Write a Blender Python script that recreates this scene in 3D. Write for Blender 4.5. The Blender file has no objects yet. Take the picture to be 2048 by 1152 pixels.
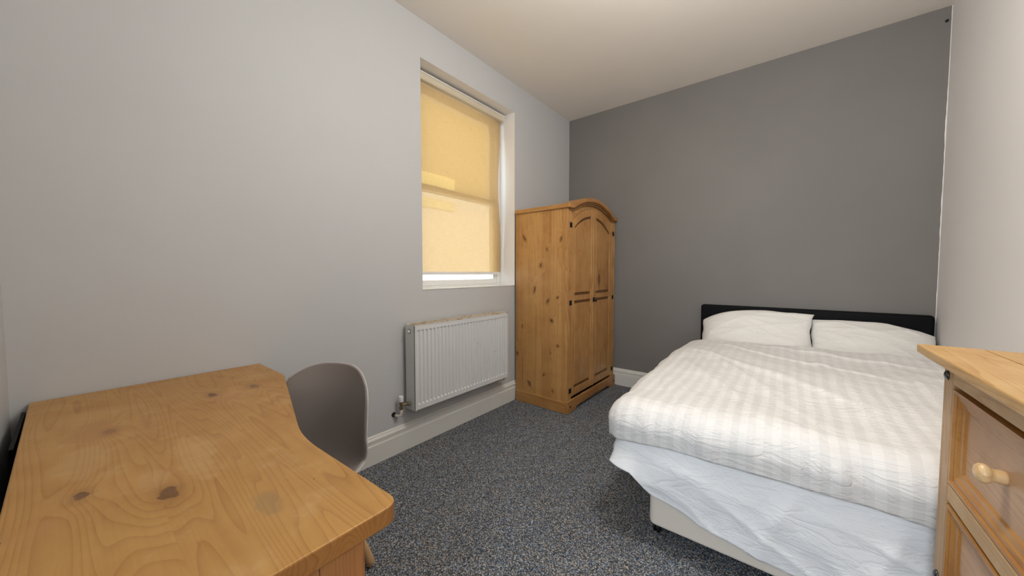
import bpy, bmesh, math, random
from mathutils import Vector, Matrix, noise
random.seed(4)
S = bpy.context.scene
COL = S.collection
PI = math.pi
# ------------------------------------------------------------------ camera, world, lights
F_PX = 697.0
cam_d = bpy.data.cameras.new('camera'); cam = bpy.data.objects.new('camera', cam_d); COL.objects.link(cam)
cam_d.sensor_width = 36; cam_d.lens = F_PX/2048*36; cam_d.clip_start = 0.02
cam.location = (0, 0, 1.2)
cam.rotation_euler = (PI/2-math.atan(31/F_PX), 0, math.atan2(553, math.hypot(697, 31)))
S.camera = cam
vs = S.view_settings
vs.view_transform = 'Standard'; vs.look = 'None'; vs.gamma = 1; vs.use_curve_mapping = False
vs.exposure = 0.14
w = bpy.data.worlds.new('sky'); S.world = w; w.use_nodes = True
bg = w.node_tree.nodes['Background']
bg.inputs[0].default_value = (0.80, 0.90, 1.0, 1); bg.inputs[1].default_value = 3.6

def area_light(name, loc, rot, sx, sy, power, col, spread=PI):
    l = bpy.data.lights.new(name, 'AREA'); l.shape = 'RECTANGLE'; l.size = sx; l.size_y = sy
    l.energy = power; l.color = col; l.spread = spread
    o = bpy.data.objects.new(name, l); COL.objects.link(o); o.location = loc; o.rotation_euler = rot
    return o
sun = bpy.data.lights.new('sun', 'SUN'); sun.energy = 2.2; sun.angle = 0.01; sun.color = (1, .93, .8)
so = bpy.data.objects.new('sun', sun); COL.objects.link(so); so.rotation_euler = (math.radians(8), math.radians(48), 0)
# cool front fill added in the unseen hall, shining through the doorway
area_light('hall_fill', (0.0, -0.95, 1.35), (PI/2, 0, 0), 0.85, 1.9, 35, (0.82, 0.91, 1.0))
# added point light above the frame: room fill, no lamp is built
pl = bpy.data.lights.new('ceiling_fill', 'POINT'); pl.energy = 48; pl.color = (1.0, 0.97, 0.94); pl.shadow_soft_size = 0.16
po = bpy.data.objects.new('ceiling_fill', pl); COL.objects.link(po); po.location = (-0.25, 1.35, 2.45)
p = area_light('window_portal', (-2.30, 2.055, 1.875), (0, -PI/2, 0), 1.6, 1.05, 1, (1, 1, 1))
p.data.cycles.is_portal = True

# ------------------------------------------------------------------ mesh helpers
class MB:
    def __init__(s): s.v = []; s.f = []
    def add(s, vs_, fs):
        n = len(s.v); s.v += [tuple(v) for v in vs_]; s.f += [tuple(i+n for i in f) for f in fs]; return s
    def box(s, x0, x1, y0, y1, z0, z1):
        return s.add([(x0,y0,z0),(x1,y0,z0),(x1,y1,z0),(x0,y1,z0),(x0,y0,z1),(x1,y0,z1),(x1,y1,z1),(x0,y1,z1)],
                     [(0,3,2,1),(4,5,6,7),(0,1,5,4),(1,2,6,5),(2,3,7,6),(3,0,4,7)])
    def prism(s, poly, a, b, axis='z'):
        n = len(poly)
        def P(u, v, t): return (u, v, t) if axis == 'z' else ((t, u, v) if axis == 'x' else (u, t, v))
        vs_ = [P(u, v, a) for u, v in poly]+[P(u, v, b) for u, v in poly]
        fs = [tuple(range(n))[::-1], tuple(range(n, 2*n))]+[(i, (i+1) % n, n+(i+1) % n, n+i) for i in range(n)]
        return s.add(vs_, fs)
    def tube(s, pts, r, n=10, cap=True):
        pts = [Vector(p_) for p_ in pts]; k = len(pts)
        rs = r if isinstance(r, (list, tuple)) else [r]*k
        up = None; vs_ = []
        for i, p_ in enumerate(pts):
            d = (pts[min(i+1, k-1)]-pts[max(i-1, 0)]).normalized()
            if up is None: up = d.orthogonal().normalized()
            up = (up-d*up.dot(d)).normalized(); q = d.cross(up)
            for j in range(n):
                a = 2*PI*j/n; vs_.append(p_+(up*math.cos(a)+q*math.sin(a))*rs[i])
        fs = [(i*n+j, i*n+(j+1) % n, (i+1)*n+(j+1) % n, (i+1)*n+j) for i in range(k-1) for j in range(n)]
        if cap: fs += [tuple(range(n))[::-1], tuple(range((k-1)*n, k*n))]
        return s.add(vs_, fs)
    def lathe(s, prof, c, axis='z', n=24):          # prof: (radius, height) list
        vs_ = []
        for r, h in prof:
            for j in range(n):
                a = 2*PI*j/n; u, v = r*math.cos(a), r*math.sin(a)
                vs_.append({'z': (c[0]+u, c[1]+v, c[2]+h), 'x': (c[0]+h, c[1]+u, c[2]+v), 'y': (c[0]+u, c[1]+h, c[2]+v)}[axis])
        k = len(prof)
        fs = [(i*n+j, i*n+(j+1) % n, (i+1)*n+(j+1) % n, (i+1)*n+j) for i in range(k-1) for j in range(n)]
        fs += [tuple(range(n))[::-1], tuple(range((k-1)*n, k*n))]
        return s.add(vs_, fs)
    def grid(s, nu, nv, fn):
        vs_ = [fn(i/nu, j/nv) for j in range(nv+1) for i in range(nu+1)]
        fs = [(j*(nu+1)+i, j*(nu+1)+i+1, (j+1)*(nu+1)+i+1, (j+1)*(nu+1)+i) for j in range(nv) for i in range(nu)]
        return s.add(vs_, fs)

def origin(o):
    l = Vector((0, 0, 0))
    while o is not None: l += o.location; o = o.parent
    return l
def obj(name, mb, mat, parent=None, bevel=0, smooth=False, seg=2, loc=None):
    off = origin(parent) if parent else Vector(loc or (0, 0, 0))
    me = bpy.data.meshes.new(name); me.from_pydata([(a-off.x, b-off.y, c-off.z) for a, b, c in mb.v], [], mb.f)
    bm = bmesh.new(); bm.from_mesh(me); bmesh.ops.recalc_face_normals(bm, faces=bm.faces); bm.to_mesh(me); bm.free()
    me.materials.append(mat)
    o = bpy.data.objects.new(name, me); COL.objects.link(o)
    if parent: o.parent = parent
    else: o.location = off
    if smooth:
        for p_ in me.polygons: p_.use_smooth = True
    if bevel:
        m = o.modifiers.new('bevel', 'BEVEL'); m.width = bevel; m.segments = seg; m.limit_method = 'ANGLE'; m.angle_limit = math.radians(35)
        m.harden_normals = False
    return o
def tag(o, label=None, cat=None, group=None, kind=None):
    for k, v in (('label', label), ('category', cat), ('group', group), ('kind', kind)):
        if v: o[k] = v
    return o
def thing(name, label, cat, loc, group=None):
    o = bpy.data.objects.new(name, None); o.empty_display_size = 0.1; COL.objects.link(o); o.location = loc
    return tag(o, label, cat, group)
def structure(name, mb, mat, parent=None, bevel=0, smooth=False):
    o = obj(name, mb, mat, parent, bevel, smooth)
    if not parent: o['kind'] = 'structure'
    return o

# ------------------------------------------------------------------ materials
class NT:
    def __init__(s, name):
        s.m = bpy.data.materials.new(name); s.m.use_nodes = True; s.t = s.m.node_tree; s.t.nodes.clear()
        s.out = s.t.nodes.new('ShaderNodeOutputMaterial')
        s.b = s.t.nodes.new('ShaderNodeBsdfPrincipled'); s.t.links.new(s.b.outputs[0], s.out.inputs[0])
    def n(s, ty, **kw):
        x = s.t.nodes.new(ty)
        for k, v in kw.items(): setattr(x, k, v)
        return x
    def put(s, sock, v):
        if v is None: return
        if isinstance(v, bpy.types.NodeSocket): s.t.links.new(v, sock)
        elif isinstance(v, (tuple, list)) and len(v) == 3 and sock.type == 'RGBA': sock.default_value = (*v, 1)
        else: sock.default_value = v
    def math(s, op, a, b=None, c=None):
        x = s.n('ShaderNodeMath', operation=op)
        s.put(x.inputs[0], a); s.put(x.inputs[1], b); s.put(x.inputs[2], c); return x.outputs[0]
    def vmath(s, op, a, b=None):
        x = s.n('ShaderNodeVectorMath', operation=op); s.put(x.inputs[0], a); s.put(x.inputs[1], b); return x.outputs[0]
    def noise(s, vec, scale, detail=2, rough=.5, dist=0):
        x = s.n('ShaderNodeTexNoise'); s.put(x.inputs['Vector'], vec); x.inputs['Scale'].default_value = scale
        x.inputs['Detail'].default_value = detail; x.inputs['Roughness'].default_value = rough; x.inputs['Distortion'].default_value = dist
        return x.outputs['Fac']
    def mix(s, f, a, b, mode='MIX'):
        x = s.n('ShaderNodeMix', data_type='RGBA', blend_type=mode)
        s.put(x.inputs[0], f); s.put(x.inputs[6], a); s.put(x.inputs[7], b); return x.outputs[2]
    def ramp(s, f, stops):
        x = s.n('ShaderNodeValToRGB'); s.put(x.inputs[0], f); e = x.color_ramp.elements
        while len(e) < len(stops): e.new(0.5)
        for i, (p_, c) in enumerate(stops):
            e[i].position = p_; e[i].color = (*c, 1) if isinstance(c, tuple) else (c, c, c, 1)
        return x.outputs[0]
    def sstep(s, v, a, b):
        x = s.n('ShaderNodeMapRange', interpolation_type='SMOOTHSTEP'); s.put(x.inputs[0], v)
        x.inputs[1].default_value = a; x.inputs[2].default_value = b; return x.outputs[0]
    def bump(s, h, strength, dist=.01):
        x = s.n('ShaderNodeBump'); x.inputs['Strength'].default_value = strength; x.inputs['Distance'].default_value = dist
        s.put(x.inputs['Height'], h); s.put(s.b.inputs['Normal'], x.outputs[0])
    def obj(s): return s.n('ShaderNodeTexCoord').outputs['Object']
    def rough(s, v): s.put(s.b.inputs['Roughness'], v)
    def color(s, v): s.put(s.b.inputs['Base Color'], v)

def plain(name, col, rough=.5, metal=0, bump=None, var=0):
    m = NT(name); m.rough(rough); m.b.inputs['Metallic'].default_value = metal
    if var or bump:
        n_ = m.noise(m.obj(), 6, 4)
        c2 = tuple(max(0, c*(1-var)) for c in col)
        m.color(m.mix(n_, col, c2))
    else: m.color(col)
    if bump: m.bump(m.noise(m.obj(), bump[0], 4), bump[1], bump[2])
    return m.m
def paint(name, col, marks=.03):
    m = NT(name); o = m.obj()
    big = m.noise(o, 1.3, 3); fine = m.noise(o, 90, 3)
    c = m.mix(m.sstep(big, .3, .7), col, tuple(x*(1-marks) for x in col)); m.color(c); m.rough(.62)
    m.b.inputs['Specular IOR Level'].default_value = .3
    m.bump(m.math('ADD', m.math('MULTIPLY', big, .6), m.math('MULTIPLY', fine, .12)), .25, .006)
    return m.m
def wood(name, grain='x', dark=(.33, .15, .05), mid=(.55, .31, .12), light=(.68, .43, .19), knots=(), seed=0., rings=34.,
         board=.095, knot_auto=True, stains=(), rough=.38, bumpk=.15, straight=.3, ringk=.5, bvar=.22, kr=.6, edge=None, nicks=False):
    """pine: grain runs along `grain`; `knots` are (along, across, size) in the object's own coordinates"""
    m = NT(name); o = m.obj(); sx = m.n('ShaderNodeSeparateXYZ'); m.put(sx.inputs[0], o)
    ax = {'x': 0, 'y': 1, 'z': 2}[grain]; oth = [i for i in range(3) if i != ax]
    L = sx.outputs[ax]; U = sx.outputs[oth[0]]; V = sx.outputs[oth[1]]
    UV = m.math('ADD', U, V)
    bid = m.math('FLOOR', m.math('DIVIDE', m.math('ADD', UV, 40.0+seed), board))
    wn = m.n('ShaderNodeTexWhiteNoise', noise_dimensions='1D'); m.put(wn.inputs['W'], bid); rnd = wn.outputs['Value']
    warp = None
    for (kl, ku, ks) in knots:
        dl = m.math('DIVIDE', m.math('SUBTRACT', L, kl), ks*3.2); du = m.math('DIVIDE', m.math('SUBTRACT', U, ku), ks*1.6)
        g = m.math('EXPONENT', m.math('MULTIPLY', m.math('ADD', m.math('MULTIPLY', dl, dl), m.math('MULTIPLY', du, du)), -1.0))
        warp = g if warp is None else m.math('ADD', warp, g)
    cb = m.n('ShaderNodeCombineXYZ')
    m.put(cb.inputs[0], m.math('MULTIPLY', L, straight)); m.put(cb.inputs[1], m.math('MULTIPLY', U, 5.0)); m.put(cb.inputs[2], m.math('ADD', m.math('MULTIPLY', V, 5.0), m.math('ADD', m.math('MULTIPLY', rnd, 0.6), seed)))
    n1 = m.noise(cb.outputs[0], 1.5, 1.5, .4)
    ph = m.math('MULTIPLY', n1, rings)
    if warp is not None: ph = m.math('ADD', ph, m.math('MULTIPLY', warp, 2.2))
    fr = m.math('FRACT', ph)
    ring = m.math('POWER', fr, 3.5)                      # early wood to late wood, sharp outer side
    ring = m.math('MULTIPLY', ring, m.sstep(fr, 1.0, .93))
    cf = m.n('ShaderNodeCombineXYZ'); m.put(cf.inputs[0], m.math('MULTIPLY', L, 6.0)); m.put(cf.inputs[1], m.math('MULTIPLY', U, 170.0)); m.put(cf.inputs[2], m.math('MULTIPLY', V, 170.0))
    fib = m.noise(cf.outputs[0], 1.0, 2, .6)
    blotch = m.noise(o, 6, 4, .6)
    t = m.math('ADD', m.math('MULTIPLY', ring, ringk), m.math('MULTIPLY', m.math('SUBTRACT', blotch, .5), .95))
    t = m.math('ADD', t, m.math('MULTIPLY', m.math('SUBTRACT', rnd, .5), bvar))
    t = m.math('ADD', t, m.math('MULTIPLY', m.math('SUBTRACT', fib, .5), .32))
    t = m.math('ADD', t, .24)
    c = m.ramp(t, [(0, light), (.45, mid), (1, dark)])
    kd = tuple(x*.45 for x in dark)
    if knot_auto:
        ck = m.n('ShaderNodeCombineXYZ'); m.put(ck.inputs[0], m.math('MULTIPLY', L, 2.6)); m.put(ck.inputs[1], m.math('ADD', m.math('MULTIPLY', U, 7.5), seed)); m.put(ck.inputs[2], m.math('MULTIPLY', V, 7.5))
        vo = m.n('ShaderNodeTexVoronoi'); m.put(vo.inputs['Vector'], ck.outputs[0]); vo.inputs['Scale'].default_value = 1.0
        vc = m.n('ShaderNodeSeparateColor'); m.put(vc.inputs[0], vo.outputs['Color'])
        size = m.math('MULTIPLY', m.sstep(vc.outputs[0], .45, 1.0), .15)
        k = m.sstep(m.math('SUBTRACT', vo.outputs['Distance'], size), .015, -.03)
        halo = m.math('MULTIPLY', m.sstep(m.math('SUBTRACT', vo.outputs['Distance'], m.math('MULTIPLY', size, 2.0)), .06, -.1), .45)
        has = m.sstep(vc.outputs[0], .5, .55)
        c = m.mix(m.math('MULTIPLY', halo, has), c, dark); c = m.mix(m.math('MULTIPLY', m.math('MULTIPLY', k, has), .9), c, kd)
    wob = m.math('MULTIPLY', m.math('SUBTRACT', m.noise(o, 45, 3), .5), 1.5) if knots else None
    for ki, (kl, ku, ks) in enumerate(knots):
        q_ = kr*(.55+.9*((ki*37 % 11)/10)) if kr > .7 else kr; sk = (((ki*23 % 7)/6)-.5)*2.2 if kr > .7 else 0
        dl0 = m.math('SUBTRACT', L, kl); du0 = m.math('SUBTRACT', U, ku)
        dl = m.math('DIVIDE', m.math('ADD', dl0, m.math('MULTIPLY', du0, sk)), ks); du = m.math('DIVIDE', du0, ks*q_)
        d = m.math('ADD', m.math('SQRT', m.math('ADD', m.math('MULTIPLY', dl, dl), m.math('MULTIPLY', du, du))), wob)
        c = m.mix(m.math('MULTIPLY', m.sstep(d, 2.6, .6), .5), c, dark)
        c = m.mix(m.math('MULTIPLY', m.sstep(d, 1.0, .7), .8), c, kd)
    for (sl, su, rl, ru, col, a) in stains:
        wob = m.math('MULTIPLY', m.math('SUBTRACT', m.noise(o, 16, 3), .5), 1.6)
        dl = m.math('DIVIDE', m.math('SUBTRACT', L, sl), rl); du = m.math('DIVIDE', m.math('SUBTRACT', U, su), ru)
        d = m.math('ADD', m.math('SQRT', m.math('ADD', m.math('MULTIPLY', dl, dl), m.math('MULTIPLY', du, du))), wob)
        c = m.mix(m.math('MULTIPLY', m.sstep(d, 1.1, .75), a), c, col)
    if nicks:
        mp = m.n('ShaderNodeMapping'); mp.inputs['Scale'].default_value = (26, 60, 1); mp.inputs['Rotation'].default_value = (0, 0, .35); m.put(mp.inputs[0], o)
        vo = m.n('ShaderNodeTexVoronoi'); m.put(vo.inputs['Vector'], mp.outputs[0]); vo.inputs['Scale'].default_value = 1
        vc = m.n('ShaderNodeSeparateColor'); m.put(vc.inputs[0], vo.outputs['Color'])
        c = m.mix(m.math('MULTIPLY', m.math('MULTIPLY', m.sstep(vo.outputs['Distance'], .13, .06), m.sstep(vc.outputs[0], .93, .96)), .75), c, (.10, .06, .03))
        worn = m.noise(o, 7, 4, .7); c = m.mix(m.math('MULTIPLY', m.sstep(worn, .56, .70), .22), c, (.60, .42, .22))
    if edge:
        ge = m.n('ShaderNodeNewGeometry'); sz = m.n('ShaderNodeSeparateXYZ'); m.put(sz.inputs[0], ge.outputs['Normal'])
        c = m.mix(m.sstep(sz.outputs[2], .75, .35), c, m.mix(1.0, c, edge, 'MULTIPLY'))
    m.color(c); m.rough(m.math('ADD', rough, m.math('MULTIPLY', m.math('SUBTRACT', blotch, .5), .25)))
    m.bump(m.math('ADD', m.math('MULTIPLY', ring, -.5), fib), bumpk, .0015)
    return m.m

M = {}
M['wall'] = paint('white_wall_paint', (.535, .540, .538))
M['wall_r'] = paint('lit_white_wall_paint', (.83, .81, .795))  # window light on the right wall, painted in as a lighter white
M['ceil'] = paint('ceiling_paint', (.83, .775, .70))
M['grey'] = paint('grey_wall_paint', (.212, .201, .189), .08)
M['trim'] = plain('white_gloss_trim', (.72, .71, .67), .3, var=.06)
M['rad'] = plain('radiator_enamel', (.68, .69, .67), .28, var=.03)
M['black_metal'] = plain('black_iron', (.012, .012, .012), .45, .6)
M['brass'] = plain('aged_brass', (.32, .25, .15), .35, .9, var=.3)
M['plastic_white'] = plain('white_plastic', (.78, .77, .74), .35)
M['pipe'] = plain('painted_pipe', (.66, .61, .54), .4, var=.1)
M['steel'] = plain('dull_steel', (.35, .37, .38), .35, .8)
M['glassy_hole'] = plain('dark_hole', (.01, .01, .01), .9)
M['chair'] = plain('grey_shell_plastic', (.30, .27, .255), .5, bump=(60, .05, .002))
M['dowel'] = wood('pale_dowel', 'z', (.45, .24, .10), (.60, .36, .17), (.70, .46, .24), knot_auto=False, rings=12)
M['leather'] = L_ = plain('black_leatherette', (.004, .004, .0045), .45, bump=(160, .25, .002))
L_.node_tree.nodes['Principled BSDF'].inputs['Specular IOR Level'].default_value = .10
M['hinge_stud'] = plain('stud_metal', (.10, .11, .12), .25, .9)

def carpet():
    m = NT('speckled_carpet'); o = m.obj()
    vo = m.n('ShaderNodeTexVoronoi'); m.put(vo.inputs['Vector'], o); vo.inputs['Scale'].default_value = 300
    sc = m.n('ShaderNodeSeparateColor'); m.put(sc.inputs[0], vo.outputs['Color'])
    base = m.ramp(sc.outputs[0], [(0, (.022, .026, .032)), (.35, (.075, .083, .097)), (.7, (.20, .207, .222)), (1, (.58, .575, .58))])
    tint = m.ramp(sc.outputs[1], [(0, (.55, .95, 1.45)), (.3, (.88, .98, 1.06)), (.6, (1, 1, 1)), (.8, (1.35, 1.05, .72)), (1, (.95, 1.05, .95))])
    c = m.mix(1.0, base, tint, 'MULTIPLY')
    big = m.sstep(m.noise(o, 2.2, 3), .35, .65)
    c = m.mix(m.math('MULTIPLY', big, .35), c, m.mix(1.0, c, (1.12, 1.0, .90), 'MULTIPLY'))
    m.color(c); m.rough(.95); m.b.inputs['Specular IOR Level'].default_value = .1
    m.bump(m.math('ADD', sc.outputs[2], m.noise(o, 120, 3)), .8, .006)
    return m.m
M['carpet'] = carpet()
def cloth(name, col, stripes=0, rough=.75, wr=.5, axis=0):
    m = NT(name); o = m.obj(); c = col
    if stripes:
        sx = m.n('ShaderNodeSeparateXYZ'); m.put(sx.inputs[0], o)
        wob = m.math('MULTIPLY', m.math('SUBTRACT', m.noise(o, 2.5, 2), .5), .035)
        f = m.math('FRACT', m.math('DIVIDE', m.math('ADD', m.math('ADD', sx.outputs[axis], 9.0), wob), stripes))
        s_ = m.math('MULTIPLY', m.sstep(f, .0, .06), m.sstep(f, .56, .5))
        c = m.mix(s_, col, tuple(x*.93 for x in col)); m.rough(m.math('SUBTRACT', rough, m.math('MULTIPLY', s_, .25)))
    else: m.rough(rough)
    m.color(c)
    m.b.inputs['Sheen Weight'].default_value = .15
    st = m.n('ShaderNodeMapping'); st.inputs['Scale'].default_value = (3, 8, 8); st.inputs['Rotation'].default_value = (0, 0, -.6); m.put(st.inputs[0], o)
    w1 = m.noise(st.outputs[0], 2.0, 5, .6, .6)
    weave = m.noise(o, 700, 1)
    ridge = m.math('ABSOLUTE', m.math('SUBTRACT', w1, .5))
    m.bump(m.math('ADD', m.math('MULTIPLY', m.sstep(ridge, .0, .09), .6), m.math('MULTIPLY', weave, .03)), wr, .006)
    return m.m
M['duvet'] = cloth('striped_duvet_cotton', (.80, .785, .76), stripes=.052)
M['sheet'] = cloth('plain_white_sheet', (.87, .88, .89), wr=.45)
M['pillow'] = cloth('white_pillowcase', (.82, .80, .76), wr=.5)
M['ticking'] = plain('cream_divan_fabric', (.82, .74, .64), .8, bump=(260, .5, .003), var=.04)
M['mattress'] = plain('white_mattress_fabric', (.75, .74, .72), .8)

def fabric_blind():
    m = NT('amber_blind_fabric'); o = m.obj(); t = m.t
    st = m.n('ShaderNodeMapping'); st.inputs['Scale'].default_value = (1, 240, 14); m.put(st.inputs[0], o)
    st2 = m.n('ShaderNodeMapping'); st2.inputs['Scale'].default_value = (1, 14, 240); m.put(st2.inputs[0], o)
    wv = m.math('MULTIPLY', m.math('ADD', m.noise(st.outputs[0], 1, 2), m.noise(st2.outputs[0], 1, 2)), .5)
    col = m.mix(m.sstep(wv, .35, .65), (.50, .275, .078), (.61, .350, .115))
    d = m.n('ShaderNodeBsdfDiffuse'); m.put(d.inputs[0], (.60, .50, .34))
    tr = m.n('ShaderNodeBsdfTranslucent'); m.put(tr.inputs[0], col)
    tp = m.n('ShaderNodeBsdfTransparent'); m.put(tp.inputs[0], (.95, .79, .58))
    a = m.n('ShaderNodeMixShader'); a.inputs[0].default_value = .5; m.put(a.inputs[1], d.outputs[0]); m.put(a.inputs[2], tr.outputs[0])
    b = m.n('ShaderNodeMixShader'); b.inputs[0].default_value = .15; m.put(b.inputs[1], a.outputs[0]); m.put(b.inputs[2], tp.outputs[0])
    t.links.new(b.outputs[0], m.out.inputs[0]); return m.m
M['blind'] = fabric_blind()
def glass():
    m = NT('window_glass'); g = m.n('ShaderNodeBsdfGlossy'); g.inputs['Roughness'].default_value = 0; tp = m.n('ShaderNodeBsdfTransparent')
    m.put(tp.inputs[0], (.95, .97, .96)); x = m.n('ShaderNodeMixShader'); x.inputs[0].default_value = .05
    m.put(x.inputs[1], tp.outputs[0]); m.put(x.inputs[2], g.outputs[0]); m.t.links.new(x.outputs[0], m.out.inputs[0]); return m.m
M['glass'] = glass()
def rusty():
    m = NT('rusted_radiator_top'); o = m.obj()
    st = m.n('ShaderNodeMapping'); st.inputs['Scale'].default_value = (60, 14, 20); m.put(st.inputs[0], o)
    n_ = m.noise(st.outputs[0], 1, 4, .65)
    m.color(m.ramp(n_, [(0, (.66, .62, .54)), (.52, (.62, .55, .44)), (.6, (.40, .26, .12)), (.75, (.16, .08, .03))])); m.rough(.6)
    return m.m
M['rust'] = rusty()
DESK0 = Vector((-1.3, .23, 0))
desk_knots = [(-.96, .105, .032), (-1.085, -.005, .022), (-1.62, .30, .03), (-1.62, .425, .03), (-1.47, .05, .028)]
pale = (.66, .47, .26)
desk_stains = [(-1.28, .0, .10, .05, pale, .16), (-1.12, .17, .16, .035, (.66, .46, .22), .2), (-1.05, .09, .05, .03, pale, .15), (-.77, .22, .045, .03, (.26, .17, .08), .45),
               (-1.50, .02, .10, .05, (.40, .19, .06), .45), (-1.55, .33, .06, .04, (.42, .20, .07), .35), (-1.0, -.06, .03, .03, (.45, .22, .07), .5)]
def rel(l, o, a=0, b=1): return [(k[0]-o[a], k[1]-o[b], *k[2:]) for k in l]
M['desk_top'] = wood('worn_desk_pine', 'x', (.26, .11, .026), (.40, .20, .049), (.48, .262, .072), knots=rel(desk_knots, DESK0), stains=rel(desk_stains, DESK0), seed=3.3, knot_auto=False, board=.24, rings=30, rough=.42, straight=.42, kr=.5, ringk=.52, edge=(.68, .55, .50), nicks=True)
M['desk_side'] = wood('desk_panel_pine', 'z', (.17, .055, .016), (.29, .11, .033), (.37, .16, .05), seed=1.2, knot_auto=False)
M['desk_end'] = wood('desk_end_grain_pine', 'z', (.30, .12, .04), (.50, .24, .08), (.60, .31, .12), seed=5.2, knot_auto=False, rings=22)
PD, PM, PL = (.22, .085, .022), (.40, .195, .058), (.52, .285, .098)
M['pine_z'] = wood('waxed_pine_upright', 'z', PD, PM, PL, seed=0, rings=20)
M['pine_side'] = wood('waxed_pine_side_boards', 'z', PD, PM, PL, seed=0.6, rings=15, knot_auto=False, straight=.22, board=.10, kr=.8, ringk=.38, bvar=.42, knots=[(1.044, -0.076, 0.026), (1.262, -0.012, 0.02), (0.781, 0.103, 0.016), (0.169, 0.115, 0.014), (0.297, 0.025, 0.013), (0.57, 0.165, 0.011), (0.501, 0.092, 0.01), (0.951, 0.064, 0.016), (0.986, 0.163, 0.01), (1.402, 0.051, 0.014), (1.514, -0.19, 0.02), (0.701, -0.212, 0.014), (0.445, -0.271, 0.018), (0.183, -0.13, 0.018), (1.482, 0.193, 0.018)])
M['pine_y'] = wood('waxed_pine_crosswise', 'y', (.20, .075, .02), (.36, .165, .047), (.46, .24, .077), seed=2.1, rings=20)
M['pine_x'] = wood('waxed_pine_depthwise', 'x', PD, PM, PL, seed=4.4, rings=20)
M['pine_shade'] = wood('shaded_moulding', 'y', (.09, .03, .008), (.20, .085, .022), (.28, .13, .038), seed=3.4, rings=20, knot_auto=False)  # cornice shadow painted into the moulding's colour
M['groove'] = wood('shaded_wax_groove', 'z', (.07, .025, .006), (.14, .055, .014), (.20, .09, .025), seed=4.4, rings=20, knot_auto=False)  # dark wax tone that also paints in the shade of the panel recess
M['chest_y'] = wood('chest_pine_lengthwise', 'y', (.28, .13, .04), (.46, .265, .095), (.56, .36, .15), seed=7.1, rough=.45)
M['chest_x'] = wood('chest_pine_crosswise', 'x', (.28, .13, .04), (.46, .265, .095), (.56, .36, .15), seed=8.1, rough=.45)
M['chest_z'] = wood('chest_pine_upright', 'z', (.27, .13, .05), (.42, .245, .105), (.50, .32, .155), seed=6.4, rough=.45)
M['chest_mould'] = wood('chest_moulding_pine', 'y', (.17, .06, .012), (.38, .165, .035), (.48, .24, .065), seed=9.4, knot_auto=False, rough=.4, ringk=.15)  # drawer mouldings darker and more orange than the panels
M['chest_panel'] = wood('chest_panel_pine', 'y', (.33, .17, .085), (.50, .29, .15), (.58, .37, .215), seed=3.7, rough=.45)
M['knob'] = wood('turned_knob_pine', 'x', (.52, .30, .13), (.68, .44, .21), (.76, .54, .29), seed=1.7, knot_auto=False, rings=14, rough=.33)

# ------------------------------------------------------------------ room
XW, XE, YN, YS, H = -2.015, .787, 3.604, -.145, 2.93
WY0, WY1, WZ0, WZ1 = 1.53, 2.58, 1.077, 2.672
structure('floor', MB().box(XW-.3, XE+.2, YS-1.4, YN+.2, -.1, 0), M['carpet'])
structure('ceiling', MB().box(XW-.3, XE+.2, YS-1.4, YN+.2, H, H+.12), M['ceil'])
wl = MB(); a, b = XW-.3, XW
wl.box(a, b, YS-.12, WY0, 0, H); wl.box(a, b, WY1, YN+.2, 0, H); wl.box(a, b, WY0, WY1, 0, WZ0); wl.box(a, b, WY0, WY1, WZ1, H)
wall_left = structure('wall_left', wl, M['wall'])
# grey feature wall; the white of the side wall's paint laps unevenly over its edge
structure('wall_back', MB().box(XW, XE, YN, YN+.2, 0, H), M['grey'])
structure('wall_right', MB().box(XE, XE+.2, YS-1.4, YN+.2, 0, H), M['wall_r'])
lap = MB(); zs = [i*H/160 for i in range(161)]
def lapw(z): return .003+.007*noise.noise(Vector((z*2.1, 3, 0)))+.004*noise.noise(Vector((z*14, 1, 0)))
poly = [(XE, 0)]+[(XE-max(.003, lapw(z)), z) for z in zs]+[(XE, H)]
lap.prism(poly, YN-.0015, YN-.0002, 'y'); structure('trim_1', lap, M['wall_r'])
sw = MB(); DX0, DX1, DZ = -.40, .46, 2.05
sw.box(XW, DX0, YS-.12, YS, 0, H); sw.box(DX1, XE, YS-.12, YS, 0, H); sw.box(DX0, DX1, YS-.12, YS, DZ, H)
structure('wall_front', sw, M['wall'])
hw = MB(); hw.box(XW-.3, -1.0, YS-1.4, YS-.12, 0, H); hw.box(-1.0, XE, YS-1.4, YS-1.3, 0, H)
structure('wall_hall', hw, M['wall'])
# skirting: plank, step, moulded top
def skirting(poly_fn, name, a, b, axis):
    mb = MB(); mb.prism(poly_fn, a, b, axis); return structure(name, mb, M['trim'])
pr = [(0, 0), (.020, 0), (.020, .118), (.015, .122), (.015, .142), (.019, .146), (.017, .156), (.010, .163), (.009, .170), (.004, .177), (0, .177)]
skirting([(XW+x, z) for x, z in pr], 'baseboard_left', YS, YN, 'y')
mb = MB(); mb.prism([(YN-x, z) for x, z in pr], XW+.02, XE, 'x'); structure('baseboard_back', mb, M['trim'])
mb = MB(); mb.prism([(XE-x, z) for x, z in pr], YS, YN-.02, 'y'); structure('baseboard_right', mb, M['trim'])
mb = MB(); mb.prism([(YS+x, z) for x, z in pr], XW+.02, DX0, 'x'); structure('baseboard_front', mb, M['trim'])
# small dark bolt hole in the grey wall's upper corner and specks
mb = MB(); mb.lathe([(.009, 0), (.009, .003), (.004, .004)], (.765, YN-.004, 2.84), 'y', 12)
tag(obj('wall_plug', mb, M['glassy_hole'], loc=(.765, YN, 2.84)), 'tiny black wall plug high in the right corner of grey wall', 'wall plug')

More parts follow.
